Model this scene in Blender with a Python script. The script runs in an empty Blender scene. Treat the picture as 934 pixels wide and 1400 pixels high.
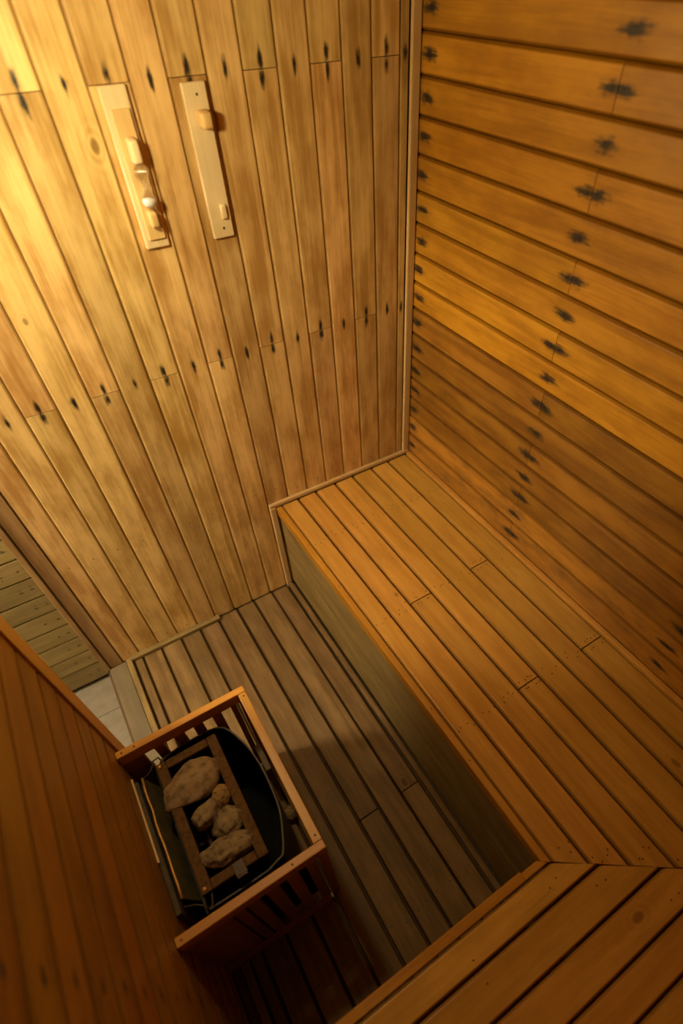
import bpy, bmesh, math, random
from mathutils import Matrix, Vector, noise
random.seed(7)
scene = bpy.context.scene
COL = scene.collection

# ------------------------------------------------------------------ camera
PXH = 1400.0
F_PX = 734.8
cam_d = bpy.data.cameras.new('camera')
cam_d.sensor_fit = 'VERTICAL'
cam_d.sensor_height = 36.0
cam_d.lens = 36.0 * F_PX / PXH
cam_d.shift_x = -58.88 / PXH
cam_d.shift_y = 65.49 / PXH
cam_d.clip_start = 0.02
cam_d.dof.use_dof = True
cam_d.dof.focus_distance = 1.55
cam_d.dof.aperture_fstop = 1.4
cam = bpy.data.objects.new('camera', cam_d)
COL.objects.link(cam)
right = Vector((0.83967325, -0.54304247, -0.00732798))
down = Vector((-0.41380285, -0.63098269, -0.65622256))
fwd = Vector((0.35173289, 0.55404487, -0.75453181))
m = Matrix.Identity(4)
for i in range(3):
    m[i][0] = right[i]; m[i][1] = -down[i]; m[i][2] = -fwd[i]
m.translation = Vector((-1.0528, -1.47185, 1.84754))
cam.matrix_world = m
scene.camera = cam

# ------------------------------------------------------------------ world, exposure, light levels
world = bpy.data.worlds.new('world'); scene.world = world
world.use_nodes = True
bgn = world.node_tree.nodes['Background']
bgn.inputs[0].default_value = (1.0, 0.9, 0.75, 1); bgn.inputs[1].default_value = 0.0
scene.view_settings.view_transform = 'Standard'
scene.view_settings.look = 'None'
scene.view_settings.exposure = 0.0
scene.view_settings.gamma = 1.0
scene.view_settings.use_curve_mapping = False

LAMP_POS = Vector((-1.045, -0.50, 1.75)); LAMP_R = 0.040
LAMP_COL = (1.0, 0.84, 0.44); LAMP_STR = 280.0
HALL_POS = Vector((-2.25, -0.25, 2.00)); HALL_R = 0.17
HALL_COL = (1.0, 0.87, 0.64); HALL_STR = 128.0

# ------------------------------------------------------------------ key measures (metres)
PITCH = 0.0815
BENCH_H = 0.461
BENCH_X = -0.605          # front edge of the long bench
LEFT_X = -1.354
FRONT_Y = -1.95
CEIL_Z = 2.12
DOOR_H = 1.76
DOOR_Y = -0.585
HALL_Z = -0.052

# ------------------------------------------------------------------ materials
def new_mat(name):
    mt = bpy.data.materials.new(name); mt.use_nodes = True
    nt = mt.node_tree; nt.nodes.clear()
    return mt, nt
def N(nt, t, **kw):
    n = nt.nodes.new(t)
    for k, v in kw.items(): setattr(n, k, v)
    return n
def math_n(nt, op, a, b=None, c=None, clamp=False):
    n = N(nt, 'ShaderNodeMath', operation=op); n.use_clamp = clamp
    for i, v in enumerate((a, b, c)):
        if v is None: continue
        if isinstance(v, (int, float)): n.inputs[i].default_value = v
        else: nt.links.new(v, n.inputs[i])
    return n.outputs[0]
def mixc(nt, fac, a, b, blend='MIX'):
    n = N(nt, 'ShaderNodeMix', data_type='RGBA', blend_type=blend)
    if isinstance(fac, (int, float)): n.inputs[0].default_value = fac
    else: nt.links.new(fac, n.inputs[0])
    for idx, v in ((6, a), (7, b)):
        if isinstance(v, tuple): n.inputs[idx].default_value = (*v, 1)
        else: nt.links.new(v, n.inputs[idx])
    return n.outputs[2]
def maprange(nt, v, a, b, c, d, smooth=True):
    n = N(nt, 'ShaderNodeMapRange', interpolation_type='SMOOTHSTEP' if smooth else 'LINEAR')
    nt.links.new(v, n.inputs[0])
    for i, x in enumerate((a, b, c, d)): n.inputs[i + 1].default_value = x
    return n.outputs[0]

def wood(name, dark, light, rough=0.42, vary=0.22, hue=0.004, stain_a=0.016, stain_b=0.0055, stain_k=0.97,
         dirt=0.0, dirt_col=(0.05, 0.03, 0.015), grain=1.0, blotch=0.5, edge=0.55, bump=0.25, coat=0.0, spec=0.5):
    """Board timber. Object X runs along the board, Y across it. Object properties: stain_at (positions of
    up to three nails along the board), knot (along, across, radius)."""
    mt, nt = new_mat(name); L = nt.links
    out = N(nt, 'ShaderNodeOutputMaterial'); bs = N(nt, 'ShaderNodeBsdfPrincipled')
    L.new(bs.outputs[0], out.inputs[0])
    tc = N(nt, 'ShaderNodeTexCoord'); oi = N(nt, 'ShaderNodeObjectInfo')
    wn = N(nt, 'ShaderNodeTexWhiteNoise', noise_dimensions='1D'); L.new(oi.outputs['Random'], wn.inputs['W'])
    off = N(nt, 'ShaderNodeVectorMath', operation='SCALE'); L.new(wn.outputs['Color'], off.inputs[0]); off.inputs['Scale'].default_value = 37.0
    pos = N(nt, 'ShaderNodeVectorMath', operation='ADD'); L.new(tc.outputs['Object'], pos.inputs[0]); L.new(off.outputs[0], pos.inputs[1])
    kn = N(nt, 'ShaderNodeAttribute', attribute_type='OBJECT', attribute_name='knot')
    sx = N(nt, 'ShaderNodeSeparateXYZ'); L.new(tc.outputs['Object'], sx.inputs[0])
    # knot distance
    ks = N(nt, 'ShaderNodeSeparateXYZ'); L.new(kn.outputs['Vector'], ks.inputs[0])
    kdx = math_n(nt, 'MULTIPLY', math_n(nt, 'SUBTRACT', sx.outputs[0], ks.outputs[0]), 0.6)
    kdy = math_n(nt, 'SUBTRACT', sx.outputs[1], ks.outputs[1])
    kd = math_n(nt, 'SQRT', math_n(nt, 'ADD', math_n(nt, 'MULTIPLY', kdx, kdx), math_n(nt, 'MULTIPLY', kdy, kdy)))
    kr = math_n(nt, 'MAXIMUM', ks.outputs[2], 0.0001)
    kq = math_n(nt, 'DIVIDE', kd, kr)
    kon = math_n(nt, 'GREATER_THAN', ks.outputs[2], 0.0005)
    kmask = math_n(nt, 'MULTIPLY', maprange(nt, kq, 0.55, 1.15, 1, 0), kon)
    kwarp = math_n(nt, 'MULTIPLY', maprange(nt, kq, 0.5, 4.0, 1, 0), kon)
    # grain
    def mapped(sc):
        mp = N(nt, 'ShaderNodeMapping'); mp.inputs['Scale'].default_value = sc; L.new(pos.outputs[0], mp.inputs[0]); return mp.outputs[0]
    g1 = N(nt, 'ShaderNodeTexNoise'); g1.inputs['Scale'].default_value = 1; g1.inputs['Detail'].default_value = 5; g1.inputs['Roughness'].default_value = 0.62
    L.new(mapped((5 * grain, 170 * grain, 170)), g1.inputs['Vector'])
    g2 = N(nt, 'ShaderNodeTexNoise'); g2.inputs['Scale'].default_value = 1; g2.inputs['Detail'].default_value = 3; g2.inputs['Distortion'].default_value = 0.6
    L.new(mapped((2.2, 30, 30)), g2.inputs['Vector'])
    g3 = N(nt, 'ShaderNodeTexNoise'); g3.inputs['Scale'].default_value = 1; g3.inputs['Detail'].default_value = 3; g3.inputs['Roughness'].default_value = 0.6
    L.new(mapped((7, 16, 16)), g3.inputs['Vector'])
    f = math_n(nt, 'ADD', math_n(nt, 'MULTIPLY', g1.outputs[0], 0.40), math_n(nt, 'MULTIPLY', g2.outputs[0], 0.60))
    f = math_n(nt, 'ADD', f, math_n(nt, 'MULTIPLY', math_n(nt, 'SUBTRACT', g3.outputs[0], 0.5), blotch))
    f = math_n(nt, 'ADD', f, math_n(nt, 'MULTIPLY', math_n(nt, 'SINE', math_n(nt, 'MULTIPLY', kq, 5.0)), math_n(nt, 'MULTIPLY', kwarp, -0.07)))
    fac = maprange(nt, f, 0.28, 0.72, 0, 1)
    col = mixc(nt, fac, dark, light)
    # board to board variation
    hs = N(nt, 'ShaderNodeHueSaturation')
    L.new(col, hs.inputs['Color'])
    L.new(math_n(nt, 'ADD', math_n(nt, 'MULTIPLY', math_n(nt, 'SUBTRACT', oi.outputs['Random'], 0.5), 2 * hue), 0.5), hs.inputs['Hue'])
    L.new(math_n(nt, 'ADD', math_n(nt, 'MULTIPLY', math_n(nt, 'SUBTRACT', wn.outputs['Value'], 0.5), 2 * vary), 1.0), hs.inputs['Value'])
    col = hs.outputs[0]
    # grime that has settled
    if dirt > 0:
        dn = N(nt, 'ShaderNodeTexNoise'); dn.inputs['Scale'].default_value = 1; dn.inputs['Detail'].default_value = 5; dn.inputs['Roughness'].default_value = 0.65
        L.new(mapped((9, 22, 22)), dn.inputs['Vector'])
        col = mixc(nt, math_n(nt, 'MULTIPLY', maprange(nt, dn.outputs[0], 0.42, 0.72, 0, 1), dirt), col, dirt_col)
    # knot colour
    col = mixc(nt, math_n(nt, 'MULTIPLY', kmask, 0.6), col, (dark[0] * 0.35, dark[1] * 0.28, dark[2] * 0.2))
    # iron stains round the nails
    st = N(nt, 'ShaderNodeAttribute', attribute_type='OBJECT', attribute_name='stain_at')
    ss = N(nt, 'ShaderNodeSeparateXYZ'); L.new(st.outputs['Vector'], ss.inputs[0])
    wj = N(nt, 'ShaderNodeTexNoise'); wj.inputs['Scale'].default_value = 60; wj.inputs['Detail'].default_value = 4
    L.new(pos.outputs[0], wj.inputs['Vector'])
    wj2 = N(nt, 'ShaderNodeTexNoise'); wj2.inputs['Scale'].default_value = 1; wj2.inputs['Detail'].default_value = 3
    L.new(mapped((14, 150, 150)), wj2.inputs['Vector'])
    tot = None
    for i in range(3):
        dx = math_n(nt, 'DIVIDE', math_n(nt, 'SUBTRACT', sx.outputs[0], ss.outputs[i]), stain_a)
        dy = math_n(nt, 'DIVIDE', sx.outputs[1], stain_b)
        d = math_n(nt, 'SQRT', math_n(nt, 'ADD', math_n(nt, 'MULTIPLY', dx, dx), math_n(nt, 'MULTIPLY', dy, dy)))
        d = math_n(nt, 'ADD', d, math_n(nt, 'MULTIPLY', math_n(nt, 'SUBTRACT', wj.outputs[0], 0.5), 1.3))
        d = math_n(nt, 'ADD', d, math_n(nt, 'MULTIPLY', math_n(nt, 'SUBTRACT', wj2.outputs[0], 0.5), 1.8))
        mk = maprange(nt, d, 0.30, 1.55, 1, 0)
        tot = mk if tot is None else math_n(nt, 'MAXIMUM', tot, mk)
    col = mixc(nt, math_n(nt, 'MULTIPLY', tot, stain_k), col, (0.014, 0.010, 0.008))
    # darker colour on the moulded edges of the board
    if edge > 0:
        ea = N(nt, 'ShaderNodeAttribute', attribute_type='GEOMETRY', attribute_name='edge')
        col = mixc(nt, math_n(nt, 'MULTIPLY', ea.outputs['Fac'], edge), col, (dark[0] * 0.30, dark[1] * 0.24, dark[2] * 0.18))
    L.new(col, bs.inputs['Base Color'])
    rg = math_n(nt, 'ADD', math_n(nt, 'MULTIPLY', g2.outputs[0], 0.25), rough - 0.12)
    if edge > 0:      # less gloss on the moulded edges
        ea2 = math_n(nt, 'MULTIPLY', ea.outputs['Fac'], 0.95)
        L.new(math_n(nt, 'MULTIPLY', math_n(nt, 'SUBTRACT', 1.0, ea2), spec), bs.inputs['Specular IOR Level'])
        rg = math_n(nt, 'ADD', rg, math_n(nt, 'MULTIPLY', ea.outputs['Fac'], 0.4), clamp=True)
    else: bs.inputs['Specular IOR Level'].default_value = spec
    L.new(rg, bs.inputs['Roughness'])
    bs.inputs['Coat Weight'].default_value = coat; bs.inputs['Coat Roughness'].default_value = 0.25
    if bump > 0:
        bp = N(nt, 'ShaderNodeBump'); bp.inputs['Strength'].default_value = bump; bp.inputs['Distance'].default_value = 0.0025
        L.new(f, bp.inputs['Height']); L.new(bp.outputs[0], bs.inputs['Normal'])
    return mt

def plain(name, col, rough=0.5, metal=0.0, bumps=0.0, scale=40, var=0.25, col2=None, fac=(0.4, 0.7), spec=0.5):
    mt, nt = new_mat(name); L = nt.links
    out = N(nt, 'ShaderNodeOutputMaterial'); bs = N(nt, 'ShaderNodeBsdfPrincipled'); L.new(bs.outputs[0], out.inputs[0])
    tc = N(nt, 'ShaderNodeTexCoord'); n = N(nt, 'ShaderNodeTexNoise'); n.inputs['Scale'].default_value = scale; n.inputs['Detail'].default_value = 6
    n.inputs['Roughness'].default_value = 0.65
    L.new(tc.outputs['Object'], n.inputs['Vector'])
    c2 = col2 or tuple(c * (1 - var) for c in col)
    L.new(mixc(nt, maprange(nt, n.outputs[0], fac[0], fac[1], 0, 1), col, c2), bs.inputs['Base Color'])
    bs.inputs['Roughness'].default_value = rough; bs.inputs['Metallic'].default_value = metal
    bs.inputs['Specular IOR Level'].default_value = spec
    if bumps > 0:
        bp = N(nt, 'ShaderNodeBump'); bp.inputs['Strength'].default_value = bumps; bp.inputs['Distance'].default_value = 0.004
        L.new(n.outputs[0], bp.inputs['Height']); L.new(bp.outputs[0], bs.inputs['Normal'])
    return mt

def emit(name, col, s):
    mt, nt = new_mat(name); out = N(nt, 'ShaderNodeOutputMaterial'); e = N(nt, 'ShaderNodeEmission')
    e.inputs[0].default_value = (*col, 1); e.inputs[1].default_value = s
    nt.links.new(e.outputs[0], out.inputs[0]); return mt

M = {}
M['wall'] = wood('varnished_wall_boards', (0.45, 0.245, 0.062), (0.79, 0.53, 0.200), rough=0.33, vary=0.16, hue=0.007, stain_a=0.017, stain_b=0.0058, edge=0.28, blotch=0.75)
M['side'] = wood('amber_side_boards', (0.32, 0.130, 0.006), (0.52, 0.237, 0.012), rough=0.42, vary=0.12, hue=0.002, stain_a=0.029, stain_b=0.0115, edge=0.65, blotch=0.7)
M['side_dark'] = wood('darker_side_boards', (0.19, 0.075, 0.006), (0.33, 0.145, 0.012), rough=0.42, vary=0.12, hue=0.002, stain_a=0.029, stain_b=0.0115, edge=0.65, blotch=0.8)  # darker tone of the side boards, for one band of the wall
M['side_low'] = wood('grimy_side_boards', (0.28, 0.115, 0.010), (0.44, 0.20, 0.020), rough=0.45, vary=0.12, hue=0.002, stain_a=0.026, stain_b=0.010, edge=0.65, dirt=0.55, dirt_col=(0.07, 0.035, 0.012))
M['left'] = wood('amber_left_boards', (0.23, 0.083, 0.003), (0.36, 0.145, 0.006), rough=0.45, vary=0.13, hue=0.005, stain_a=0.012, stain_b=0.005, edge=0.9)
M['bench'] = wood('bench_boards', (0.45, 0.213, 0.030), (0.60, 0.312, 0.055), rough=0.34, hue=0.006, vary=0.08, blotch=0.35, stain_k=0.0, edge=0.7, dirt=0.18, dirt_col=(0.16, 0.07, 0.02))
M['nosing'] = wood('bench_nosing', (0.38, 0.155, 0.012), (0.50, 0.225, 0.022), rough=0.40, vary=0.05, blotch=0.3, stain_k=0.0, edge=0.3)
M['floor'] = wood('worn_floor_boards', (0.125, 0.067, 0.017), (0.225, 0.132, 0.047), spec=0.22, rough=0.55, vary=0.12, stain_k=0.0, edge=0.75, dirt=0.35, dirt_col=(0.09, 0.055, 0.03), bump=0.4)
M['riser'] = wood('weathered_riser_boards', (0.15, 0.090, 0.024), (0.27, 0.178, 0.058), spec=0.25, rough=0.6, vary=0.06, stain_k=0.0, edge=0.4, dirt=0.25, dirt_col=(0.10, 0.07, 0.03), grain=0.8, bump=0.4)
M['trim'] = wood('pale_trim', (0.52, 0.31, 0.11), (0.66, 0.44, 0.19), rough=0.45, vary=0.05, stain_k=0.6, stain_a=0.008, stain_b=0.004, edge=0.2)
M['jamb'] = wood('grooved_jamb', (0.24, 0.13, 0.045), (0.38, 0.23, 0.09), rough=0.5, vary=0.05, stain_k=0.0, edge=0.2, bump=0.5, grain=0.7)
M['hall'] = wood('dull_hall_boards', (0.20, 0.140, 0.045), (0.32, 0.235, 0.085), rough=0.6, vary=0.16, stain_k=0.75, stain_a=0.006, stain_b=0.0035, edge=0.6, dirt=0.3, dirt_col=(0.2, 0.14, 0.06))
M['sill'] = wood('weathered_sill', (0.11, 0.076, 0.032), (0.17, 0.122, 0.056), rough=0.6, vary=0.05, stain_k=0.0, edge=0.3)
M['guard'] = wood('guard_rail_wood', (0.42, 0.175, 0.014), (0.60, 0.27, 0.027), rough=0.4, vary=0.06, stain_k=0.0, edge=0.2, blotch=0.3)
M['slat'] = wood('guard_slat_wood', (0.22, 0.085, 0.012), (0.36, 0.15, 0.03), rough=0.5, vary=0.10, stain_k=0.0, edge=0.3)
M['holder'] = wood('pale_holder_wood', (0.72, 0.53, 0.27), (0.84, 0.65, 0.36), rough=0.4, hue=0.002, vary=0.03, stain_k=0.0, edge=0.15, blotch=0.25)
M['peg'] = wood('peg_wood', (0.60, 0.38, 0.13), (0.76, 0.51, 0.20), rough=0.4, hue=0.002, vary=0.05, stain_k=0.0, edge=0.0, blotch=0.25)
M['backing_dark'] = plain('black_backing', (0.02, 0.011, 0.005), 0.95, spec=0.1)
M['backing'] = plain('dark_backing', (0.10, 0.055, 0.022), 0.9)
M['nail'] = plain('rusty_nail', (0.03, 0.024, 0.02), 0.6, 0.4, scale=200)
M['tile'] = plain('hall_floor_tile', (0.20, 0.160, 0.105), 0.5, 0, 0.1, 30, 0.25, fac=(0.35, 0.75))
M['grout'] = plain('tile_grout', (0.22, 0.19, 0.15), 0.9)
M['plaster'] = plain('hall_plaster', (0.62, 0.55, 0.42), 0.8)
M['black'] = plain('black_sheet_steel', (0.012, 0.011, 0.010), 0.5, 0.0, 0.05, 60, 0.4, spec=0.25)
M['soot'] = plain('sooty_steel', (0.010, 0.008, 0.006), 0.85, 0.0, 0.1, 60, 0.4, spec=0.15)
M['rim'] = plain('worn_steel_rim', (0.075, 0.042, 0.014), 0.6, 0.0, 0.1, 80, 0.5)
M['frame'] = plain('rusted_steel_frame', (0.125, 0.058, 0.015), 0.7, 0.0, 0.2, 90, 0.45, spec=0.15)
M['shield'] = plain('tarnished_shield_sheet', (0.16, 0.115, 0.035), 0.5, 0.1, 0.1, 25, 0.5)
M['shield_edge'] = plain('bare_copper_edge', (0.62, 0.30, 0.07), 0.45, 0.4, 0.2, 60, 0.3)
M['board_grey'] = plain('grey_cement_board', (0.085, 0.058, 0.030), 0.85, 0, 0.3, 50, 0.35)
M['rock_tan'] = plain('tan_stone', (0.30, 0.185, 0.085), 0.9, 0, 0.8, 45, 0.55, (0.12, 0.07, 0.03))
M['rock_grey'] = plain('grey_brown_stone', (0.27, 0.18, 0.085), 0.9, 0, 1.0, 60, 0.5, (0.08, 0.05, 0.022))
M['rock_gold'] = plain('golden_porous_stone', (0.32, 0.18, 0.055), 0.9, 0, 1.0, 90, 0.6, (0.09, 0.05, 0.02), fac=(0.5, 0.65))
M['sand'] = plain('white_sand', (0.9, 0.88, 0.84), 0.9, scale=300, var=0.1)
M['screw'] = plain('screw_head', (0.07, 0.04, 0.02), 0.6, 0.0, scale=200)
M['brass'] = plain('lamp_base_metal', (0.55, 0.42, 0.22), 0.35, 0.9)
def glass():
    mt, nt = new_mat('clear_glass'); out = N(nt, 'ShaderNodeOutputMaterial'); bs = N(nt, 'ShaderNodeBsdfPrincipled')
    # thin blown glass: light passes straight through, the surface mirrors at grazing angles
    tr = N(nt, 'ShaderNodeBsdfTransparent'); tr.inputs[0].default_value = (0.93, 0.92, 0.90, 1)
    gl = N(nt, 'ShaderNodeBsdfGlossy'); gl.inputs['Roughness'].default_value = 0.04; gl.inputs[0].default_value = (1, 1, 1, 1)
    fw = N(nt, 'ShaderNodeLayerWeight'); fw.inputs[0].default_value = 0.5
    fac_ = math_n(nt, 'ADD', math_n(nt, 'MULTIPLY', math_n(nt, 'POWER', fw.outputs['Facing'], 2.5), 0.55), 0.12)
    mx = N(nt, 'ShaderNodeMixShader'); nt.links.new(fac_, mx.inputs[0]); nt.links.new(tr.outputs[0], mx.inputs[1]); nt.links.new(gl.outputs[0], mx.inputs[2])
    nt.nodes.remove(bs)
    nt.links.new(mx.outputs[0], out.inputs[0]); return mt
M['glass'] = glass()
M['lamp_glow'] = emit('warm_lamp_glass', LAMP_COL, LAMP_STR)
M['hall_glow'] = emit('hall_lamp_glass', HALL_COL, HALL_STR)

# ------------------------------------------------------------------ object helpers
def tag(o, label=None, cat=None, group=None, kind=None):
    if label: o['label'] = label
    if cat: o['category'] = cat
    if group: o['group'] = group
    if kind: o['kind'] = kind
    return o
def link(o, parent=None):
    COL.objects.link(o)
    if parent is not None:
        o.parent = parent
        o.matrix_parent_inverse = world_of(parent).inverted()
    return o
def world_of(o):
    mw = o.matrix_basis.copy()
    if o.parent is not None:
        mw = world_of(o.parent) @ o.matrix_parent_inverse @ mw
    return mw
def empty(name, loc, **kw):
    o = bpy.data.objects.new(name, None); o.location = loc; o.empty_display_size = 0.1
    link(o); return tag(o, **kw)
def mesh_obj(name, bm, mat, parent=None, smooth=False):
    me = bpy.data.meshes.new(name)
    bmesh.ops.recalc_face_normals(bm, faces=bm.faces)
    bm.to_mesh(me); bm.free()
    if smooth:
        for p in me.polygons: p.use_smooth = True
    me.materials.append(M[mat])
    return link(bpy.data.objects.new(name, me), parent)
AX = {'X': Vector((1, 0, 0)), 'Y': Vector((0, 1, 0)), 'Z': Vector((0, 0, 1)),
      '-X': Vector((-1, 0, 0)), '-Y': Vector((0, -1, 0)), '-Z': Vector((0, 0, -1))}
def frame_matrix(along, across, origin):
    a, b = AX[along], AX[across]; n = a.cross(b)
    mt = Matrix.Identity(4)
    for i in range(3): mt[i][0] = a[i]; mt[i][1] = b[i]; mt[i][2] = n[i]
    mt.translation = origin
    return mt
def board(name, parent, mat, along, across, face, a0, a1, b0, b1, t=0.018, ch=0.0035, chd=0.004, gap=0.0007,
          stains=(), knot=None, ends=None):
    """A moulded board. a0..a1: extent on the world axis `along`; b0..b1: extent on the world axis behind `across`;
    face: coordinate of its visible face on the third axis. ends: per-end pair of along values at the two edges."""
    ua = along.strip('-'); ub = across.strip('-')
    sb = -1 if across[0] == '-' else 1
    assert along[0] != '-'
    third = ({'X', 'Y', 'Z'} - {ua, ub}).pop()
    bc = (b0 + b1) / 2; w = abs(b1 - b0) / 2 - gap
    org = AX[ub] * bc + AX[third] * face
    prof = [(-w, -t), (w, -t), (w, -chd), (w - ch, -chd * 0.12), (w - ch * 1.5, 0), (-w + ch * 1.5, 0), (-w + ch, -chd * 0.12), (-w, -chd)]
    eg = [1, 1, 1, 0.75, 0, 0, 0.75, 1]
    if ends is None: ends = ((a0, a0), (a1, a1))
    bm = bmesh.new(); el = bm.verts.layers.float.new('edge')
    rings = []
    for (l, r) in ends:
        ring = []
        for (y, z), e in zip(prof, eg):
            k = (y + w) / (2 * w)
            v = bm.verts.new((l + (r - l) * k, y, z)); v[el] = e; ring.append(v)
        rings.append(ring)
    n = len(prof)
    for i in range(n):
        bm.faces.new((rings[0][i], rings[0][(i + 1) % n], rings[1][(i + 1) % n], rings[1][i]))
    bm.faces.new(rings[0][::-1]); bm.faces.new(rings[1])
    me = bpy.data.meshes.new(name); bmesh.ops.recalc_face_normals(bm, faces=bm.faces); bm.to_mesh(me); bm.free()
    me.materials.append(M[mat])
    o = bpy.data.objects.new(name, me)
    o.matrix_basis = frame_matrix(along, across, org)
    link(o, parent)
    s = list(stains)[:3] + [99.0] * (3 - min(3, len(stains)))
    o['stain_at'] = [float(x) for x in s]
    o['knot'] = [float(x) for x in (knot or (99, 99, 0))]
    return o
def box(bm, x0, x1, y0, y1, z0, z1, bev=0.0):
    vs = [bm.verts.new((x, y, z)) for x in (x0, x1) for y in (y0, y1) for z in (z0, z1)]
    idx = [(0, 1, 3, 2), (4, 6, 7, 5), (0, 4, 5, 1), (2, 3, 7, 6), (0, 2, 6, 4), (1, 5, 7, 3)]
    fs = [bm.faces.new([vs[i] for i in q]) for q in idx]
    if bev > 0:
        ed = list({e for f in fs for e in f.edges})
        bmesh.ops.bevel(bm, geom=ed, offset=bev, segments=2, affect='EDGES', profile=0.5)
def slab(name, mat, x0, x1, y0, y1, z0, z1, parent=None, bev=0.0):
    bm = bmesh.new(); box(bm, x0, x1, y0, y1, z0, z1, bev)
    return mesh_obj(name, bm, mat, parent)
def bar(name, mat, parent, x0, x1, y0, y1, z0, z1, bev=0.003):
    """A sawn piece of wood whose object X axis follows its longest side, so that the grain does too."""
    d = {'X': x1 - x0, 'Y': y1 - y0, 'Z': z1 - z0}
    al = max(d, key=d.get); ac = {'X': 'Y', 'Y': 'Z', 'Z': 'X'}[al]
    cen = Vector(((x0 + x1) / 2, (y0 + y1) / 2, (z0 + z1) / 2))
    th = ({'X', 'Y', 'Z'} - {al, ac}).pop()
    bm = bmesh.new(); box(bm, -d[al] / 2, d[al] / 2, -d[ac] / 2, d[ac] / 2, -d[th] / 2, d[th] / 2, bev)
    me = bpy.data.meshes.new(name); bmesh.ops.recalc_face_normals(bm, faces=bm.faces); bm.to_mesh(me); bm.free(); me.materials.append(M[mat])
    o = bpy.data.objects.new(name, me); o.matrix_basis = frame_matrix(al, ac, cen); link(o, parent)
    o['stain_at'] = [99.0] * 3; o['knot'] = [99.0, 99.0, 0.0]
    return o
# shared nail head
def nail_mesh(name, r, hgt, mat):
    bm = bmesh.new()
    top = [bm.verts.new((r * .8 * math.cos(i * math.pi / 4), r * .8 * math.sin(i * math.pi / 4), hgt)) for i in range(8)]
    bot = [bm.verts.new((r * math.cos(i * math.pi / 4), r * math.sin(i * math.pi / 4), -0.001)) for i in range(8)]
    bm.faces.new(top)
    for i in range(8): bm.faces.new((bot[i], bot[(i + 1) % 8], top[(i + 1) % 8], top[i]))
    me = bpy.data.meshes.new(name); bm.to_mesh(me); bm.free(); me.materials.append(M[mat]); return me
NAIL = nail_mesh('nail', 0.0030, 0.0006, 'nail')
TACK = nail_mesh('small_nail', 0.0024, 0.0004, 'nail')
SCREW = nail_mesh('screw', 0.0032, 0.0010, 'screw')
def nail(parent, a, b=0.0, me=NAIL, name='nail'):
    """Nail head on a board's face, in the board's own along/across coordinates."""
    o = bpy.data.objects.new(name, me); o.location = (a, b, 0)
    COL.objects.link(o); o.parent = parent
    return o

# ================================================================== STRUCTURE
# ---- back wall: vertical boards, nailed in three rows, butted alternately on the two upper rows
wall_back = slab('wall_back', 'backing', LEFT_X, 0.0, 0.018, 0.09, 0.0, CEIL_Z)
tag(wall_back, 'end wall of upright varnished boards with two sand timers', 'wall', kind='structure')
seams = [-0.030, -0.056, -0.137, -0.218, -0.301, -0.382, -0.464, -0.545, -0.629, -0.706, -0.789, -0.871, -0.953, -1.030, -1.113, -1.192, -1.270, LEFT_X + 0.016]
ROW1, ROW2, ROW3 = 1.672, 1.066, 0.541
KB = {10: (1.576, -0.018, 0.010), 13: (1.283, 0.0135, 0.006)}
for k in range(len(seams) - 1):
    r, l = seams[k], seams[k + 1]
    zb = BENCH_H + 0.006 if l > -0.61 else 0.004
    cuts = [zb]
    if k >= 1: cuts.append(ROW1 - 0.004 if k % 2 == 1 else ROW2 - 0.002)
    cuts.append(CEIL_Z)
    for s in range(len(cuts) - 1):
        z0, z1 = cuts[s], cuts[s + 1]
        stn = []
        for rw in (ROW1, ROW2):
            jt = abs(z0 - rw) < 0.01 or abs(z1 - rw) < 0.01
            if abs(z0 - rw) < 0.01: stn.append(z0 + 0.016)
            elif abs(z1 - rw) < 0.01: stn.append(z1 - 0.014)
            elif z0 < rw < z1: stn.append(rw + random.uniform(-0.006, 0.006))
        kn = KB.get(k) if (KB.get(k) and z0 < KB[k][0] < z1) else None
        narrow = k == 0
        b = board('board', wall_back, 'wall', 'Z', '-X', 0.0, z0 + (0.0008 if s else 0), z1 - (0.0008 if s < len(cuts) - 2 else 0), l, r,
                  stains=stn, knot=kn, ch=0.002 if narrow else 0.0036)
        for a in stn: nail(b, a)
        if z0 < 0.1:
            nail(b, ROW3 + random.uniform(-0.01, 0.01), me=TACK)
            nail(b, 0.045 + random.uniform(-0.008, 0.008), random.uniform(-0.008, 0.008), me=NAIL)
        elif z0 < 0.6 and not narrow:
            nail(b, BENCH_H + 0.045, random.uniform(-0.01, 0.01), me=NAIL)

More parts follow.
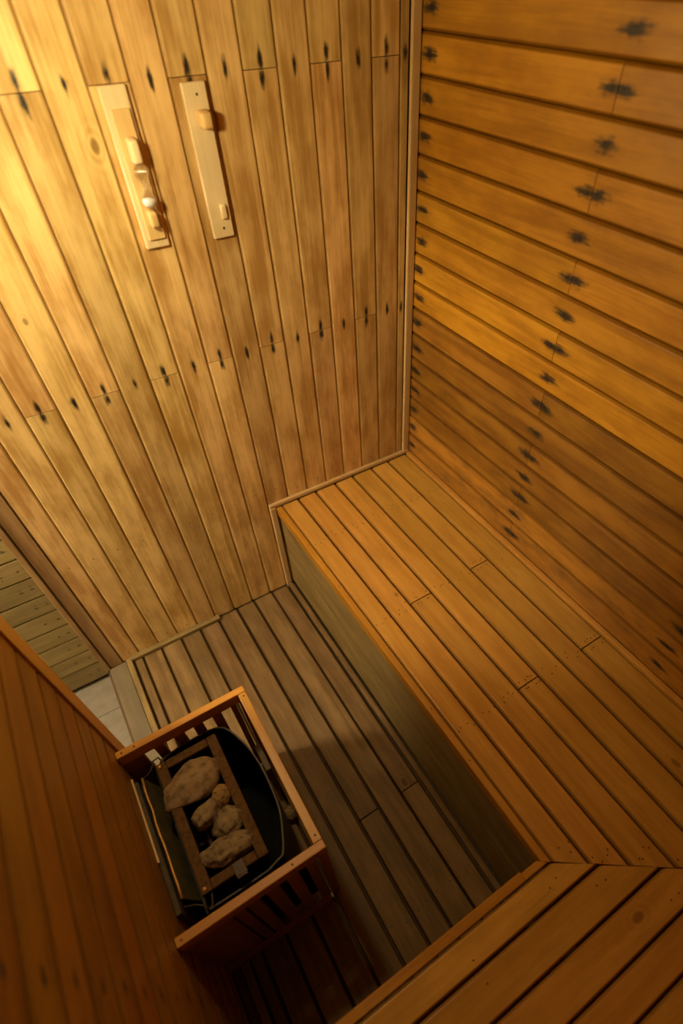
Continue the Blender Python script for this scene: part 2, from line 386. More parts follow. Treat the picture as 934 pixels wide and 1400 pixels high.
# ---- right wall: horizontal boards, butted on the stud in the middle
wall_right = slab('wall_right', 'backing', 0.018, 0.09, FRONT_Y, 0.018, 0.0, CEIL_Z)
tag(wall_right, 'long wall of horizontal amber boards with black nail stains', 'wall', kind='structure')
zs = [0.462, 0.464, 0.556, 0.637, 0.718, 0.799, 0.879, 0.966, 1.053, 1.134, 1.217, 1.300, 1.380, 1.465, 1.548, 1.628, 1.708, 1.788, 1.869, 1.951, 2.032, CEIL_Z]
S0, S1, S2 = -0.036, -0.622, -1.235
for k in range(1, len(zs) - 1):
    z0, z1 = zs[k], zs[k + 1]
    odd = (k % 2 == 1)        # these are butted on the middle stud
    if odd: spans = [(FRONT_Y + 0.018, S1 - 0.0008), (S1 + 0.0008, -0.002)]
    else: spans = [(FRONT_Y + 0.018, -0.002)]
    for (y0, y1) in spans:
        stn = []
        j = random.uniform(-0.006, 0.006)
        if y1 > -0.1: stn.append(S0 + j)
        if odd: stn.append(S1 - 0.013 if y1 < -0.5 else S1 + 0.013)
        else: stn.append(S1 + j)
        if y0 < S2: stn.append(S2 + j)
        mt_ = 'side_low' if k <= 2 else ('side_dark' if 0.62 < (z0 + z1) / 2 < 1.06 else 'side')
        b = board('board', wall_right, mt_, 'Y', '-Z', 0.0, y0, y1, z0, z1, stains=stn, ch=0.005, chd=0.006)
        for a in stn: nail(b, a, random.uniform(-0.003, 0.003))

# ---- floor: worn boards running away to the back wall
floor = slab('floor', 'backing', LEFT_X - 0.05, 0.0, FRONT_Y, 0.018, -0.10, -0.022)
tag(floor, 'worn grey brown plank floor between bench and heater', 'floor', kind='structure')
fs = [-1.303, -1.266, -1.191, -1.109, -1.030, -0.949, -0.863, -0.785, -0.701, -0.628]
for k in range(len(fs) - 1):
    x0, x1 = fs[k], fs[k + 1]
    if k == 6 or k == 8:
        sp = [(-1.448, -1.0035), (-1.0, -0.004)]
    else: sp = [(-1.448, -0.004)]
    for (y0, y1) in sp:
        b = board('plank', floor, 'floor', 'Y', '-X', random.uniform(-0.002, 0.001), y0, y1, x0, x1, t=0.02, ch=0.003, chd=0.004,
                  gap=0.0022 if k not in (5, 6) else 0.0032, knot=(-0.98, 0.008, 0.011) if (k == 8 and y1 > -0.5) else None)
        for a in (-1.30, -0.16):
            if y0 < a < y1:
                for q in (-0.02, 0.02): nail(b, a + random.uniform(-0.01, 0.01), q + random.uniform(-0.006, 0.006), me=TACK)

# ---- left wall: horizontal boards, ends at the doorway
wall_left = empty('wall_left', (LEFT_X, -1.25, 0), label='dark amber wall of horizontal boards beside the doorway', cat='wall', kind='structure')
slab('backing', 'backing_dark', LEFT_X - 0.065, LEFT_X - 0.018, FRONT_Y, DOOR_Y - 0.02, HALL_Z, CEIL_Z, wall_left)
slab('backing', 'backing', LEFT_X - 0.065, LEFT_X - 0.018, DOOR_Y - 0.02, 0.018, DOOR_H + 0.02, CEIL_Z, wall_left)
zl = [0.004] + [1.052 + (i - 13) * 0.0825 + 0.0 for i in range(1, 26)] + [CEIL_Z]
zl = [z for z in zl if z <= CEIL_Z]
if zl[-1] < CEIL_Z: zl.append(CEIL_Z)
for k in range(len(zl) - 1):
    z0, z1 = zl[k], zl[k + 1]
    if z1 - z0 < 0.01: continue
    y1 = -0.634 if z0 < DOOR_H + 0.05 else -0.004
    stn = [-1.228 + random.uniform(-0.004, 0.004)]
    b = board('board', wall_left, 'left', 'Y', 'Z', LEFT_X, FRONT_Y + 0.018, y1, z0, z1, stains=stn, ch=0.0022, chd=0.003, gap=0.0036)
    nail(b, stn[0])

# ---- wall behind the viewer and the ceiling
wall_front = slab('wall_front', 'backing', LEFT_X - 0.065, 0.018, FRONT_Y - 0.07, FRONT_Y, 0.0, CEIL_Z)
tag(wall_front, 'wall of horizontal boards behind the corner bench', 'wall', kind='structure')
for k in range(26):
    z0 = 0.004 + k * PITCH
    if z0 > CEIL_Z - 0.02: break
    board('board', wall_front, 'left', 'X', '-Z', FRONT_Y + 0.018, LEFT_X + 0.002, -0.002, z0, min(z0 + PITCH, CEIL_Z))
ceiling = slab('ceiling', 'backing', LEFT_X - 0.065, 0.09, FRONT_Y - 0.07, 0.09, CEIL_Z + 0.02, CEIL_Z + 0.08)
tag(ceiling, 'low ceiling of varnished boards', 'ceiling', kind='structure')
for k in range(18):
    x0 = LEFT_X + k * PITCH
    if x0 > -0.03: break
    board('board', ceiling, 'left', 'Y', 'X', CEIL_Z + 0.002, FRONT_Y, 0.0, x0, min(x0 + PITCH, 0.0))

# ---- trims
def trim(name, label, mat, *dim, bev=0.003):
    o = bar(name, mat, None, *dim, bev=bev); tag(o, label, 'trim', kind='structure'); return o
trim('trim_1', 'upright corner strip where the two board walls meet', 'trim', -0.030, -0.003, -0.012, -0.0005, BENCH_H + 0.018, CEIL_Z)
trim('trim_2', 'pale strip along the back wall above the long bench', 'trim', BENCH_X - 0.024, -0.003, -0.014, -0.0005, BENCH_H + 0.001, BENCH_H + 0.017)
trim('trim_3', 'upright strip beside the end of the bench riser', 'trim', BENCH_X - 0.024, BENCH_X - 0.002, -0.016, -0.0005, 0.002, BENCH_H + 0.0005)
trim('trim_4', 'worn strip on the floor at the foot of the back wall', 'riser', LEFT_X + 0.045, -0.940, -0.022, -0.0005, 0.001, 0.020)
trim('trim_5', 'thin strip along the foot of the side wall behind the long bench', 'bench', -0.019, -0.0005, -1.93, -0.016, BENCH_H - 0.02, BENCH_H + 0.010, bev=0.003)

# ---- doorway
door = empty('door_1', (LEFT_X, -0.3, 0), label='narrow open doorway with board jamb and worn sill', cat='doorway', kind='structure')
board('jamb', door, 'jamb', 'Z', '-X', -0.002, 0.002, DOOR_H, LEFT_X - 0.030, LEFT_X + 0.015, t=0.02, ch=0.001, chd=0.001, gap=0.0005)
bar('door_stop', 'jamb', door, LEFT_X - 0.050, LEFT_X - 0.033, -0.010, 0.018, 0.0, DOOR_H, bev=0.002)
bar('casing', 'guard', door, LEFT_X - 0.010, LEFT_X + 0.006, -0.633, -0.580, 0.002, DOOR_H + 0.05, bev=0.002)
bar('jamb', 'jamb', door, LEFT_X - 0.066, LEFT_X - 0.012, -0.604, -0.584, 0.0, DOOR_H, bev=0.002)
bar('header', 'jamb', door, LEFT_X - 0.066, LEFT_X + 0.002, -0.583, -0.003, DOOR_H, DOOR_H + 0.019, bev=0.002)
bar('sill', 'sill', door, -1.392, -1.329, -0.583, -0.003, -0.045, 0.003, bev=0.003)
bar('edge_plank', 'floor', floor, LEFT_X + 0.001, -1.329, -1.448, -0.587, -0.02, 0.0, bev=0.003)
bar('sill_strip', 'riser', door, -1.327, -1.305, -1.448, -0.003, -0.02, 0.014, bev=0.004)

# ---- the hall outside
HX = -2.75
wall_hall = slab('wall_hall', 'backing', HX, LEFT_X - 0.066, 0.020, 0.09, HALL_Z, CEIL_Z)
tag(wall_hall, 'hall wall of dull horizontal boards seen through the doorway', 'wall', kind='structure')
hz = [-0.030, 0.066, 0.150, 0.237, 0.318, 0.402, 0.482, 0.569, 0.655, 0.74]
while hz[-1] < 2.0: hz.append(hz[-1] + 0.085)
for k in range(len(hz) - 1):
    st = [LEFT_X - 0.066 + random.uniform(-0.008, 0.002), LEFT_X - 0.105 + random.uniform(-0.02, 0.02)]
    b = board('board', wall_hall, 'hall', 'X', 'Z', 0.002, HX, -1.402, hz[k], hz[k + 1], stains=st, ch=0.003, chd=0.004)
    for a in st: nail(b, a, random.uniform(-0.015, 0.015), me=TACK)
floor_hall = slab('floor_hall', 'grout', HX, -1.392, -1.6, 0.02, HALL_Z - 0.06, HALL_Z - 0.003)
tag(floor_hall, 'pale stone tile floor of the hall outside the doorway', 'floor', kind='structure')
ty = [0.018, -0.148, -0.45, -0.75, -1.05, -1.35, -1.6]
for i in range(len(ty) - 1):
    for j in range(5):
        x1 = -1.393 - j * 0.30
        x0 = max(HX, x1 - 0.297)
        slab('tile', 'tile', x0, x1, ty[i + 1] + 0.0015, ty[i] - 0.0015, HALL_Z - 0.01, HALL_Z + 0.001, floor_hall, bev=0.0012)
for nm, dims, lb in (('wall_hall_far', (HX - 0.05, HX, -1.6, 0.09, HALL_Z, CEIL_Z), 'plain far wall of the hall outside'),
                     ('wall_hall_side', (HX, LEFT_X - 0.066, -1.65, -1.60, HALL_Z, CEIL_Z), 'plain side wall of the hall outside'),
                     ('ceiling_hall', (HX, LEFT_X - 0.066, -1.65, 0.09, CEIL_Z, CEIL_Z + 0.05), 'plain ceiling of the hall outside')):
    tag(slab(nm, 'plaster', *dims), lb, 'ceiling' if 'ceil' in nm else 'wall', kind='structure')

# ================================================================== BENCHES
MI = -0.71            # slope of the mitre between the two benches
def miter_y(x): return -1.420 + MI * (x + 0.605)
def miter_x(y): return -0.605 + (y + 1.420) / MI
bench = empty('long_bench', (-0.3, -0.75, 0), label='long built-in plank bench along the wall of horizontal boards', cat='bench', group='corner benches')
bx = [-0.583, -0.513, -0.438, -0.353, -0.274, -0.186, -0.107, -0.019]
cut = {2: -0.655, 5: -0.646, 3: -1.067, 6: -1.071}
kb = {5: (-1.443, 0.01, 0.010), 1: (-0.60, -0.02, 0.007)}
for k in range(len(bx) - 1):
    x0, x1 = bx[k], bx[k + 1]
    e0 = (miter_y(x1) + 0.001, miter_y(x0) + 0.001)      # along values at the two edges (across is -X)
    ends = [(e0, (-0.017, -0.017))]
    if k in cut:
        c = cut[k]; ends = [(e0, (c - 0.0018, c - 0.0018)), ((c + 0.0018, c + 0.0018), (-0.017, -0.017))]
    for en in ends:
        kn = kb.get(k) if (k in kb and en[0][0] < kb[k][0] < en[1][0]) else None
        b = board('plank', bench, 'bench', 'Y', '-X', BENCH_H, 0, 0, x0, x1, t=0.022, ch=0.004, chd=0.006, gap=0.0018, ends=en, knot=kn)
        lo, hi = min(en[0]), en[1][0]
        for a in (-0.255, -0.655, -1.068, min(e0) + 0.055):
            for q in (-0.024, -0.010, 0.006, 0.020):
                aa = a + random.uniform(-0.016, 0.016)
                if k in cut and abs(a - cut[k]) < 0.02: aa = cut[k] + (-0.014 if hi < -0.3 else 0.014) + random.uniform(-0.004, 0.004)
                if lo + 0.006 < aa < hi - 0.006 and random.random() < 0.85: nail(b, aa, q + random.uniform(-0.006, 0.006), me=TACK)
b = board('nosing', bench, 'nosing', 'Y', '-X', BENCH_H + 0.0005, 0, 0, BENCH_X, -0.584, t=0.034, ch=0.0015, chd=0.002, gap=0.0003,
          ends=((miter_y(-0.584) + 0.001, miter_y(BENCH_X) + 0.001), (-0.017, -0.017)))
for a in (-0.25, -0.47, -0.98, -1.15): nail(b, a, 0.0, me=TACK)
# riser
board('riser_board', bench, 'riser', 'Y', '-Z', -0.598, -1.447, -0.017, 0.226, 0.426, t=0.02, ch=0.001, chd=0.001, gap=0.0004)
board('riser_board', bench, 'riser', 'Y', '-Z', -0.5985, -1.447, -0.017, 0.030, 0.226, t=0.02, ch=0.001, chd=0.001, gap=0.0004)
bar('base_strip', 'floor', bench, -0.624, -0.606, -1.447, -0.017, 0.000, 0.024, bev=0.003)

bench2 = empty('corner_bench', (-0.7, -1.7, 0), label='plank bench across the front with mitred end, joining the long bench', cat='bench', group='corner benches')
by = [-1.432, -1.497, -1.579, -1.660, -1.731, -1.812, -1.893, FRONT_Y + 0.020]
kb2 = {2: (-0.504, 0.006, 0.011)}
for k in range(len(by) - 1):
    y1, y0 = by[k], by[k + 1]
    xe0, xe1 = miter_x(y0) - 0.0015, miter_x(y1) - 0.0015     # right-hand ends at the two edges (across is +Y)
    xe0, xe1 = min(xe0, -0.020), min(xe1, -0.020)
    b = board('plank', bench2, 'bench', 'X', 'Y', BENCH_H, 0, 0, y0, y1, t=0.022, ch=0.004, chd=0.006, gap=0.0018,
              ends=((LEFT_X + 0.002, LEFT_X + 0.002), (xe0, xe1)), knot=kb2.get(k))
    for a in (-0.85, min(xe0, xe1) - 0.01, min(xe0, xe1) - 0.035):
        nail(b, a, random.uniform(-0.015, 0.015), me=TACK)
board('nosing', bench2, 'nosing', 'X', 'Y', BENCH_H + 0.001, 0, 0, -1.431, -1.409, t=0.034, ch=0.0015, chd=0.002, gap=0.0003,
      ends=((LEFT_X + 0.002, LEFT_X + 0.002), (-0.660, -0.660)))
board('nosing', bench2, 'nosing', 'X', 'Y', BENCH_H + 0.0005, 0, 0, -1.431, -1.413, t=0.034, ch=0.0015, chd=0.002, gap=0.0003,
      ends=((-0.659, -0.659), (miter_x(-1.431) - 0.0015, -0.613)))
bm = bmesh.new(); box(bm, LEFT_X + 0.002, -0.622, -1.475, -1.45, 0.0, 0.426)
mesh_obj('riser_board', bm, 'riser', bench2)

# ================================================================== HEATER GUARD
GX0, GX1, GY0, GY1, GZ = LEFT_X + 0.001, -1.004, -0.650, -1.134, 0.497
guard = empty('heater_guard', (-1.18, -0.89, 0), label='orange wooden rail guard with slats around the sauna heater', cat='guard')
bar('top_rail', 'guard', guard, GX0, GX1 + 0.0, GY0 - 0.020, GY0, GZ - 0.044, GZ, bev=0.002)
bar('top_rail', 'guard', guard, GX1 - 0.022, GX1, GY1 + 0.021, GY0 - 0.0205, GZ - 0.034, GZ - 0.001, bev=0.002)
bar('top_rail', 'guard', guard, GX0, GX1, GY1, GY1 + 0.0205, GZ - 0.044, GZ, bev=0.002)
for (x, y) in ((-1.013, -0.682), (-1.014, -1.098), (-1.338, -0.660), (-1.306, -0.660), (-1.340, -1.124), (-1.085, -1.124)):
    o = bpy.data.objects.new('screw', SCREW); o.location = (x, y, GZ if y not in (-0.682, -1.098) else GZ - 0.001); link(o, guard)
# front slats
bar('slat', 'slat', guard, GX0, -1.246, GY1 + 0.004, GY1 + 0.016, 0.02, GZ - 0.045, bev=0.001)
for x0, x1 in ((-1.240, -1.216), (-1.209, -1.181), (-1.163, -1.132), (-1.112, -1.082), (-1.062, -1.036)):
    bar('slat', 'slat', guard, x0, x1, GY1 + 0.004, GY1 + 0.016, 0.02, GZ - 0.045, bev=0.001)
bar('post', 'slat', guard, GX1 - 0.024, GX1 - 0.002, GY1 + 0.002, GY1 + 0.020, 0.001, GZ - 0.045, bev=0.001)
bar('bottom_rail', 'slat', guard, GX0, GX1 - 0.026, GY1 - 0.011, GY1 + 0.0035, 0.001, 0.032, bev=0.002)
# back slats
bar('slat', 'slat', guard, GX0, -1.300, GY0 - 0.016, GY0 - 0.004, 0.02, GZ - 0.045, bev=0.001)
for x0, x1 in ((-1.272, -1.246), (-1.218, -1.190), (-1.164, -1.138), (-1.110, -1.084), (-1.056, -1.040)):
    bar('slat', 'slat', guard, x0, x1, GY0 - 0.016, GY0 - 0.004, 0.02, GZ - 0.045, bev=0.001)
bar('post', 'slat', guard, GX1 - 0.026, GX1 - 0.002, GY0 - 0.020, GY0 - 0.002, 0.001, GZ - 0.045, bev=0.001)
bar('bottom_rail', 'slat', guard, GX0, GX1 - 0.028, GY0 - 0.0035, GY0 + 0.010, 0.001, 0.032, bev=0.002)
bar('side_rail', 'sill', guard, -1.046, -1.028, -0.778, -0.686, 0.02, 0.20, bev=0.002)

# ================================================================== HEATER
heater = empty('sauna_heater', (-1.19, -0.87, 0), label='black steel sauna heater with open stone frame inside the guard', cat='heater')
def sheet(name, pts, z0, z1, th, mat, parent, closed=False):
    """Upright bent sheet following a plan outline."""
    n = len(pts); bm = bmesh.new(); cols = []
    for i, p in enumerate(pts):
        a = Vector(pts[max(i - 1, 0)]); b = Vector(pts[min(i + 1, n - 1)])
        d = (b - a).normalized(); nn = Vector((-d.y, d.x)) * th / 2; p = Vector(p)
        cols.append([bm.verts.new((*(p + s * nn), z)) for s in (1, -1) for z in (z0, z1)])
    for i in range(n - 1):
        A, B = cols[i], cols[i + 1]
        for q in ((0, 1), (1, 3), (3, 2), (2, 0)): bm.faces.new((A[q[0]], A[q[1]], B[q[1]], B[q[0]]))
    for cc in (cols[0], cols[-1]): bm.faces.new((cc[0], cc[1], cc[3], cc[2]))
    return mesh_obj(name, bm, mat, parent, smooth=False)
def spline(pts, n=8):
    res = []
    for i in range(len(pts) - 1):
        p0 = Vector(pts[max(i - 1, 0)]); p1 = Vector(pts[i]); p2 = Vector(pts[i + 1]); p3 = Vector(pts[min(i + 2, len(pts) - 1)])
        for j in range(n):
            t = j / n
            res.append(0.5 * ((2 * p1) + (-p0 + p2) * t + (2 * p0 - 5 * p1 + 4 * p2 - p3) * t * t + (-p0 + 3 * p1 - 3 * p2 + p3) * t ** 3))
    res.append(Vector(pts[-1])); return res
outline = [(-1.278, -0.690)] + spline([(-1.258, -0.681), (-1.19, -0.674), (-1.104, -0.684), (-1.068, -0.755), (-1.054, -0.83), (-1.053, -0.90), (-1.060, -0.975), (-1.084, -1.045), (-1.098, -1.070)]) + [(-1.14, -1.081), (-1.20, -1.082), (-1.285, -1.080)]
SH_Z = 0.405
shell = sheet('shell', outline, 0.050, SH_Z, 0.004, 'black', heater)
sheet('rim', outline, SH_Z + 0.0002, SH_Z + 0.003, 0.0042, 'rim', shell)
slab('back_plate', 'black', -1.298, -1.291, -1.080, -0.690, 0.05, 0.385, heater)
bm = bmesh.new()
for zz in (0.050, 0.056): bm.faces.new([bm.verts.new((x, y, zz)) for x, y in outline])
mesh_obj('base_plate', bm, 'soot', heater)
for (x, y) in ((-1.27, -0.72), (-1.27, -1.05), (-1.11, -0.72), (-1.11, -1.03)):
    slab('leg', 'black', x - 0.012, x + 0.012, y - 0.012, y + 0.012, 0.001, 0.0495, heater)
slab('added_light_stop', 'soot', -1.285, -1.045, -1.1105, -1.1065, 0.05, 0.452, heater)  # added plate, keeps lamp light from leaking out through the front slats
# stone frame: four angle bars with their inner box of dark plates
FX0, FX1, FY0, FY1, FZ = -1.286, -1.122, -1.056, -0.708, 0.440
def fbar(x0, x1, y0, y1): return slab('stone_frame', 'frame', x0, x1, y0, y1, FZ - 0.012, FZ, heater, bev=0.003)
fbar(FX0, FX0 + 0.026, FY0, FY1)
fbar(FX1 - 0.026, FX1, FY0, FY1)
fbar(FX0 + 0.0265, FX1 - 0.0265, FY1 - 0.024, FY1 - 0.0005)
fbar(FX0 + 0.0265, FX1 - 0.0265, FY0 + 0.0005, FY0 + 0.024)
for nm, d in (('basket_plate', (FX0 + 0.022, FX0 + 0.025, FY0 + 0.023, FY1 - 0.023)), ('basket_plate', (FX1 - 0.025, FX1 - 0.022, FY0 + 0.023, FY1 - 0.023)),
              ('basket_plate', (FX0 + 0.026, FX1 - 0.026, FY0 + 0.020, FY0 + 0.023)), ('basket_plate', (FX0 + 0.026, FX1 - 0.026, FY1 - 0.023, FY1 - 0.020))):
    slab(nm, 'black', *d, 0.20, FZ - 0.0125, heater)
# heating rods under the stones
def tube(bm, pts, r, seg=8):
    rings = []
    for i, p in enumerate(pts):
        a = Vector(pts[max(i - 1, 0)]); b = Vector(pts[min(i + 1, len(pts) - 1)]); d = (b - a).normalized()
        u = d.orthogonal().normalized() if i == 0 else (pu - d * pu.dot(d)).normalized()
        pu = u; v = d.cross(u); p = Vector(p)
        rings.append([bm.verts.new(p + r * (math.cos(2 * math.pi * k / seg) * u + math.sin(2 * math.pi * k / seg) * v)) for k in range(seg)])
    for A, B in zip(rings, rings[1:]):
        for k in range(seg): bm.faces.new((A[k], A[(k + 1) % seg], B[(k + 1) % seg], B[k]))
    bm.faces.new(rings[0][::-1]); bm.faces.new(rings[-1])
for x in (-1.236, -1.204, -1.172):
    bm = bmesh.new(); tube(bm, [(x, FY0 + 0.024, 0.385), (x, FY1 - 0.024, 0.385)], 0.0055); mesh_obj('heating_rod', bm, 'rim', heater, True)
for y in (-1.0, -0.93, -0.86, -0.79):
    bm = bmesh.new(); tube(bm, [(FX0 + 0.026, y, 0.374), (FX1 - 0.026, y, 0.374)], 0.005); mesh_obj('grate_bar', bm, 'rim', heater, True)
# brackets and the wire loops at the corners
bm = bmesh.new(); box(bm, -1.205, -1.178, FY0 - 0.010, FY0 + 0.022, FZ + 0.0005, FZ + 0.006, 0.001); box(bm, -1.203, -1.180, FY0 - 0.014, FY0 - 0.0102, FZ - 0.03, FZ + 0.006)
mesh_obj('clip', bm, 'rim', heater)
for s, y0 in ((1, FY1), (-1, FY0)):
    bm = bmesh.new()
    tube(bm, [(FX0 + 0.002, y0, 0.431), (FX0 - 0.004, y0 + s * 0.022, 0.427), (FX0 + 0.012, y0 + s * 0.026, 0.424), (FX0 + 0.020, y0 + s * 0.003, 0.430)], 0.0022, 6)
    mesh_obj('corner_loop', bm, 'rim', heater, True)
    bm = bmesh.new(); bmesh.ops.create_uvsphere(bm, u_segments=10, v_segments=6, radius=0.005, matrix=Matrix.Translation((FX0 + 0.010, y0 - s * 0.010, FZ + 0.001)) @ Matrix.Scale(0.6, 4, (0, 0, 1)))
    mesh_obj('bolt', bm, 'shield_edge', heater, True)
    bm = bmesh.new(); tube(bm, [(FX0 - 0.004, y0 + s * 0.016, 0.425), (-1.306, y0 + s * 0.002, 0.418), (-1.330, y0 - s * 0.008 + 0.0, 0.420)], 0.0016, 6)
    mesh_obj('wire', bm, 'rim', heater, True)

# heat shield between heater and wall
shield = empty('heat_shield', (-1.32, -0.87, 0), label='tarnished metal heat shield with bare edge between heater and wall', cat='heat shield')
bm = bmesh.new()
ys = [-1.030 + i * 0.0318 for i in range(11)]
prof = []
random.seed(3)
for y in ys:
    w1 = random.uniform(-0.0015, 0.0015)
    prof.append([(-1.330 + w1, 0.420), (-1.326 + w1, 0.418), (-1.304, 0.30), (-1.301, 0.06), (-1.3045, 0.06), (-1.3075, 0.30)])
rows = [[bm.verts.new((x, y, z)) for x, z in p] for y, p in zip(ys, prof)]
for A, B in zip(rows, rows[1:]):
    for k in range(6): bm.faces.new((A[k], A[(k + 1) % 6], B[(k + 1) % 6], B[k]))
bm.faces.new(rows[0]); bm.faces.new(rows[-1][::-1])
mesh_obj('sheet', bm, 'shield', shield)
bm = bmesh.new(); random.seed(3)
tube(bm, [(-1.328 + random.uniform(-0.0015, 0.0015), y, 0.4215) for y in ys], 0.0032, 6)
mesh_obj('bare_edge', bm, 'shield_edge', shield, True)
for (y0, y1, zt) in ((-1.055, -0.71, 0.415), ):
    slab('fireproof_board', 'board_grey', LEFT_X + 0.0015, LEFT_X + 0.014, y0, y1, 0.03, zt, shield, bev=0.002)
bar('batten', 'trim', shield, LEFT_X + 0.001, LEFT_X + 0.006, -0.93, -0.70, 0.416, 0.424, bev=0.001)

# stones
def rock(name, cx, cy, cz, sx, sy, sz, rz, seed, mat, label, rough=0.16, group='stones on the heater'):
    bm = bmesh.new(); bmesh.ops.create_icosphere(bm, subdivisions=4, radius=1.0)
    rnd = random.Random(seed); o3 = Vector((rnd.uniform(-50, 50), rnd.uniform(-50, 50), rnd.uniform(-50, 50)))
    planes = [(Vector((rnd.gauss(0, 1), rnd.gauss(0, 1), rnd.gauss(0, 0.7))).normalized(), rnd.uniform(0.70, 0.92)) for _ in range(9)]
    for v in bm.verts:
        p = v.co.copy()
        for n, d in planes:
            e = p.dot(n) - d
            if e > 0: p -= n * e * 0.85
        q = 1 + rough * (noise.noise(p * 1.6 + o3) + 0.5 * noise.noise(p * 4 + o3) + 0.3 * noise.noise(p * 9 + o3))
        v.co = Vector((p.x * sx * q, p.y * sy * q, p.z * sz * q))
    me = bpy.data.meshes.new(name); bm.to_mesh(me); bm.free()
    for pl in me.polygons: pl.use_smooth = True
    me.materials.append(M[mat])
    o = bpy.data.objects.new(name, me); o.location = (cx, cy, cz); o.rotation_euler = (0, 0, rz)
    link(o); return tag(o, label, 'stone', group)
rock('stone', -1.222, -0.800, 0.432, 0.080, 0.058, 0.036, 0.20, 11, 'rock_tan', 'large smooth tan stone, biggest on the heater, beside the back rail', 0.10)
rock('stone', -1.168, -0.868, 0.424, 0.034, 0.026, 0.026, 0.5, 5, 'rock_gold', 'small golden pitted stone wedged between the large tan stone and its neighbour', 0.2)
rock('stone', -1.219, -0.893, 0.430, 0.040, 0.033, 0.028, 0.35, 8, 'rock_grey', 'egg-sized grey brown stone touching the large tan stone', 0.2)
rock('stone', -1.178, -0.935, 0.420, 0.050, 0.036, 0.030, 0.45, 19, 'rock_grey', 'dull rough stone lying lower in the middle of the heater', 0.22)
rock('stone', -1.200, -0.996, 0.430, 0.066, 0.036, 0.032, -0.12, 27, 'rock_grey', 'long knobbly grey brown stone beside the front clip of the heater', 0.25)
rock('stone', -1.040, -0.868, 0.024, 0.026, 0.024, 0.024, 0.3, 31, 'rock_grey', 'small loose stone on the floor inside the heater guard', 0.15, 'loose stones under the heater')
rock('stone', -1.085, -0.872, 0.020, 0.034, 0.024, 0.020, 0.9, 37, 'rock_grey', 'dark loose stone on the floor under the heater', 0.2, 'loose stones under the heater')

# ================================================================== SAND TIMERS
def plate(name, parent, mat, x0, x1, z0, z1, y0, y1, bev=0.003):
    return bar(name, mat, parent, x0, x1, y0, y1, z0, z1, bev=bev)
def peg(parent, x, z, w, l, y0, y1, mat='peg', slope=0.35):
    """A rounded wooden finger standing off the plate."""
    bm = bmesh.new(); box(bm, -l / 2, l / 2, -w / 2, w / 2, 0, y0 - y1)
    for v in bm.verts:
        if v.co.z > 0.001: v.co.x *= 1 - slope * 0.4; v.co.y *= 0.9
    bmesh.ops.bevel(bm, geom=[e for e in bm.edges], offset=min(w, l) * 0.24, segments=3, affect='EDGES', profile=0.5)
    me = bpy.data.meshes.new('peg'); bmesh.ops.recalc_face_normals(bm, faces=bm.faces); bm.to_mesh(me); bm.free(); me.materials.append(M[mat])
    for p in me.polygons: p.use_smooth = True
    o = bpy.data.objects.new('peg', me); o.matrix_basis = frame_matrix('Z', '-X', Vector((x, y0, z))); link(o, parent)
    o['stain_at'] = [99.0] * 3; o['knot'] = [99.0, 99.0, 0.0]
    return o
t1 = empty('sand_timer', (-0.748, 0, 1.38), label='wall sand timer with glass bulbs on a pale wooden plate', cat='sand timer', group='sand timers on the back wall')
plate('back_plate', t1, 'holder', -0.775, -0.721, 1.377, 1.668, -0.013, -0.0005)
plate('slider', t1, 'peg', -0.765, -0.727, 1.396, 1.632, -0.020, -0.0132, 0.002)
peg(t1, -0.745, 1.566, 0.020, 0.046, -0.0205, -0.050, 'holder')
peg(t1, -0.747, 1.442, 0.020, 0.034, -0.0205, -0.048, 'peg')
def lathe(bm, prof, seg=24):
    rings = []
    for r, z in prof:
        if r < 1e-5: rings.append([bm.verts.new((0, 0, z))])
        else: rings.append([bm.verts.new((r * math.cos(2 * math.pi * k / seg), r * math.sin(2 * math.pi * k / seg), z)) for k in range(seg)])
    for A, B in zip(rings, rings[1:]):
        for k in range(seg):
            k2 = (k + 1) % seg
            if len(A) == 1 and len(B) == 1: continue
            if len(A) == 1: bm.faces.new((A[0], B[k2], B[k]))
            elif len(B) == 1: bm.faces.new((A[k], A[k2], B[0]))
            else: bm.faces.new((A[k], A[k2], B[k2], B[k]))
RB, NK, HH = 0.0168, 0.0030, 0.0415
def prof_r(u, shrink=0.0):      # u from -1 (bottom) to 1 (top)
    a = abs(u)
    if a < 0.22: r = NK + (RB * 0.42 - NK) * (a / 0.22) ** 2
    else:
        t = (a - 0.22) / 0.78
        r = RB * (0.42 + 0.58 * math.sin(min(1, t / 0.55) * math.pi / 2)) if t < 0.55 else RB * math.sqrt(max(0, 1 - ((t - 0.55) / 0.45) ** 2))
    return max(0, r - shrink)
us = [-1 + i / 24 for i in range(49)]
outer = [(prof_r(u) if abs(u) < 0.999 else 0, HH * u) for u in us]
inner = [(max(0.0006, prof_r(u, 0.0012)) if abs(u) < 0.93 else 0, HH * u * 0.965) for u in us if abs(u) <= 0.96]
bm = bmesh.new(); lathe(bm, outer)
o = mesh_obj('glass_bulbs', bm, 'glass', None, True)
for p in o.data.polygons: p.use_smooth = True
GLC = Vector((-0.745, -0.036, 1.5040))
o.location = GLC; o.parent = t1; o.matrix_parent_inverse = world_of(t1).inverted()
bm = bmesh.new()
lathe(bm, [(0, -HH * 0.90)] + [(max(0, prof_r(u, 0.0022)), HH * u) for u in (-0.88, -0.8, -0.7, -0.62, -0.56)] + [(0, -HH * 0.50)])
s = mesh_obj('sand', bm, 'sand', None, True); s.location = GLC; s.parent = o; s.matrix_parent_inverse = Matrix.Translation(-GLC)
t2 = empty('sand_timer', (-0.584, 0, 1.37), label='pale wooden sand timer plate with two pegs and no glass', cat='sand timer', group='sand timers on the back wall')
plate('back_plate', t2, 'holder', -0.611, -0.558, 1.368, 1.660, -0.011, -0.0005)
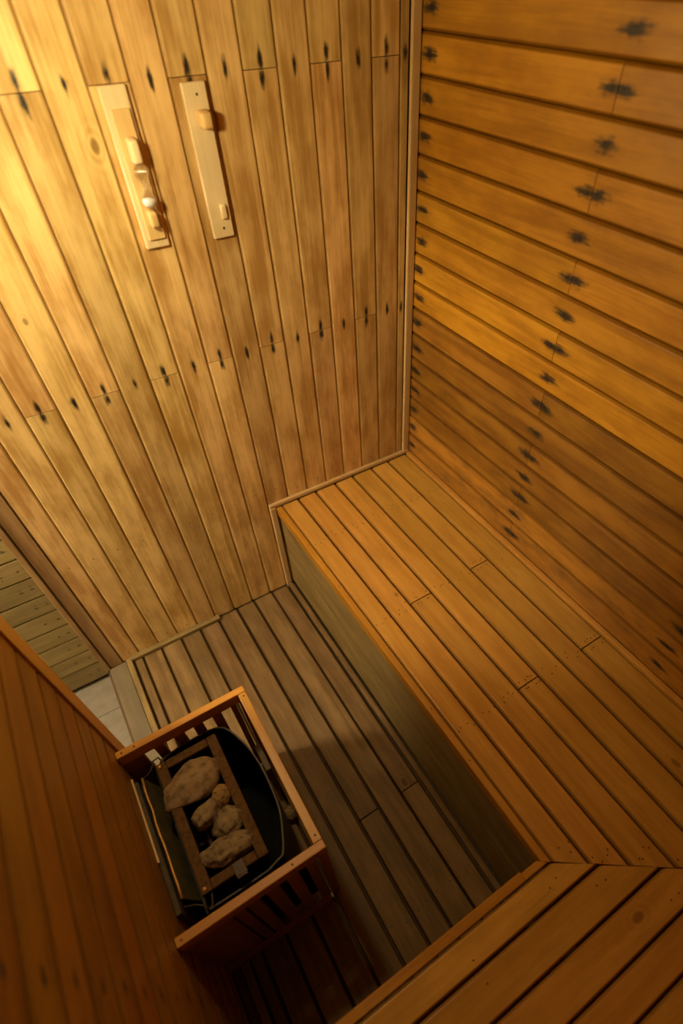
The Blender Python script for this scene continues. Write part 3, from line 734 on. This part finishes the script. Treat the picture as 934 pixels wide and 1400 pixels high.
peg(t2, -0.580, 1.600, 0.027, 0.034, -0.0115, -0.045, 'peg')
peg(t2, -0.576, 1.424, 0.016, 0.034, -0.0115, -0.020, 'holder')
for x, z in ((-0.581, 1.640), (-0.582, 1.389)):
    sc = bpy.data.objects.new('screw', SCREW); sc.matrix_basis = Matrix.Translation((x, -0.011, z)) @ Matrix.Rotation(math.pi / 2, 4, 'X'); link(sc, t2)

# ================================================================== LAMPS (outside the frame)
lamp = empty('pendant_lamp', (LAMP_POS.x, LAMP_POS.y, CEIL_Z), label='round glowing glass lamp hanging from the sauna ceiling', cat='lamp')
bm = bmesh.new(); lathe(bm, [(0, 0), (0.040, 0), (0.036, -0.018), (0, -0.018)])
b = mesh_obj('ceiling_rose', bm, 'brass', None, True); b.location = (LAMP_POS.x, LAMP_POS.y, CEIL_Z - 0.0005); b.parent = lamp; b.matrix_parent_inverse = world_of(lamp).inverted()
bm = bmesh.new(); tube(bm, [(LAMP_POS.x, LAMP_POS.y, CEIL_Z - 0.017), (LAMP_POS.x, LAMP_POS.y, LAMP_POS.z + LAMP_R + 0.03)], 0.004); mesh_obj('cord', bm, 'black', lamp, True)
bm = bmesh.new(); tube(bm, [(LAMP_POS.x, LAMP_POS.y, LAMP_POS.z + LAMP_R + 0.03), (LAMP_POS.x, LAMP_POS.y, LAMP_POS.z + LAMP_R - 0.006)], 0.018, 16); mesh_obj('lamp_holder', bm, 'brass', lamp, True)
bm = bmesh.new(); bmesh.ops.create_uvsphere(bm, u_segments=24, v_segments=16, radius=LAMP_R)
g = mesh_obj('lamp_globe', bm, 'lamp_glow', None, True); g.location = LAMP_POS; g.parent = lamp; g.matrix_parent_inverse = world_of(lamp).inverted()
hl = empty('ceiling_lamp', (HALL_POS.x, HALL_POS.y, CEIL_Z), label='round ceiling lamp in the hall outside the doorway', cat='lamp')
bm = bmesh.new(); lathe(bm, [(0, 0), (HALL_R * 0.6, 0), (HALL_R * 0.6, -0.03), (0, -0.03)])
b = mesh_obj('lamp_base', bm, 'brass', None, True); b.location = (HALL_POS.x, HALL_POS.y, CEIL_Z - 0.0005); b.parent = hl; b.matrix_parent_inverse = world_of(hl).inverted()
bm = bmesh.new(); bmesh.ops.create_uvsphere(bm, u_segments=24, v_segments=16, radius=HALL_R, matrix=Matrix.Scale(0.55, 4, (0, 0, 1)))
g = mesh_obj('lamp_globe', bm, 'hall_glow', None, True); g.location = HALL_POS; g.parent = hl; g.matrix_parent_inverse = world_of(hl).inverted()
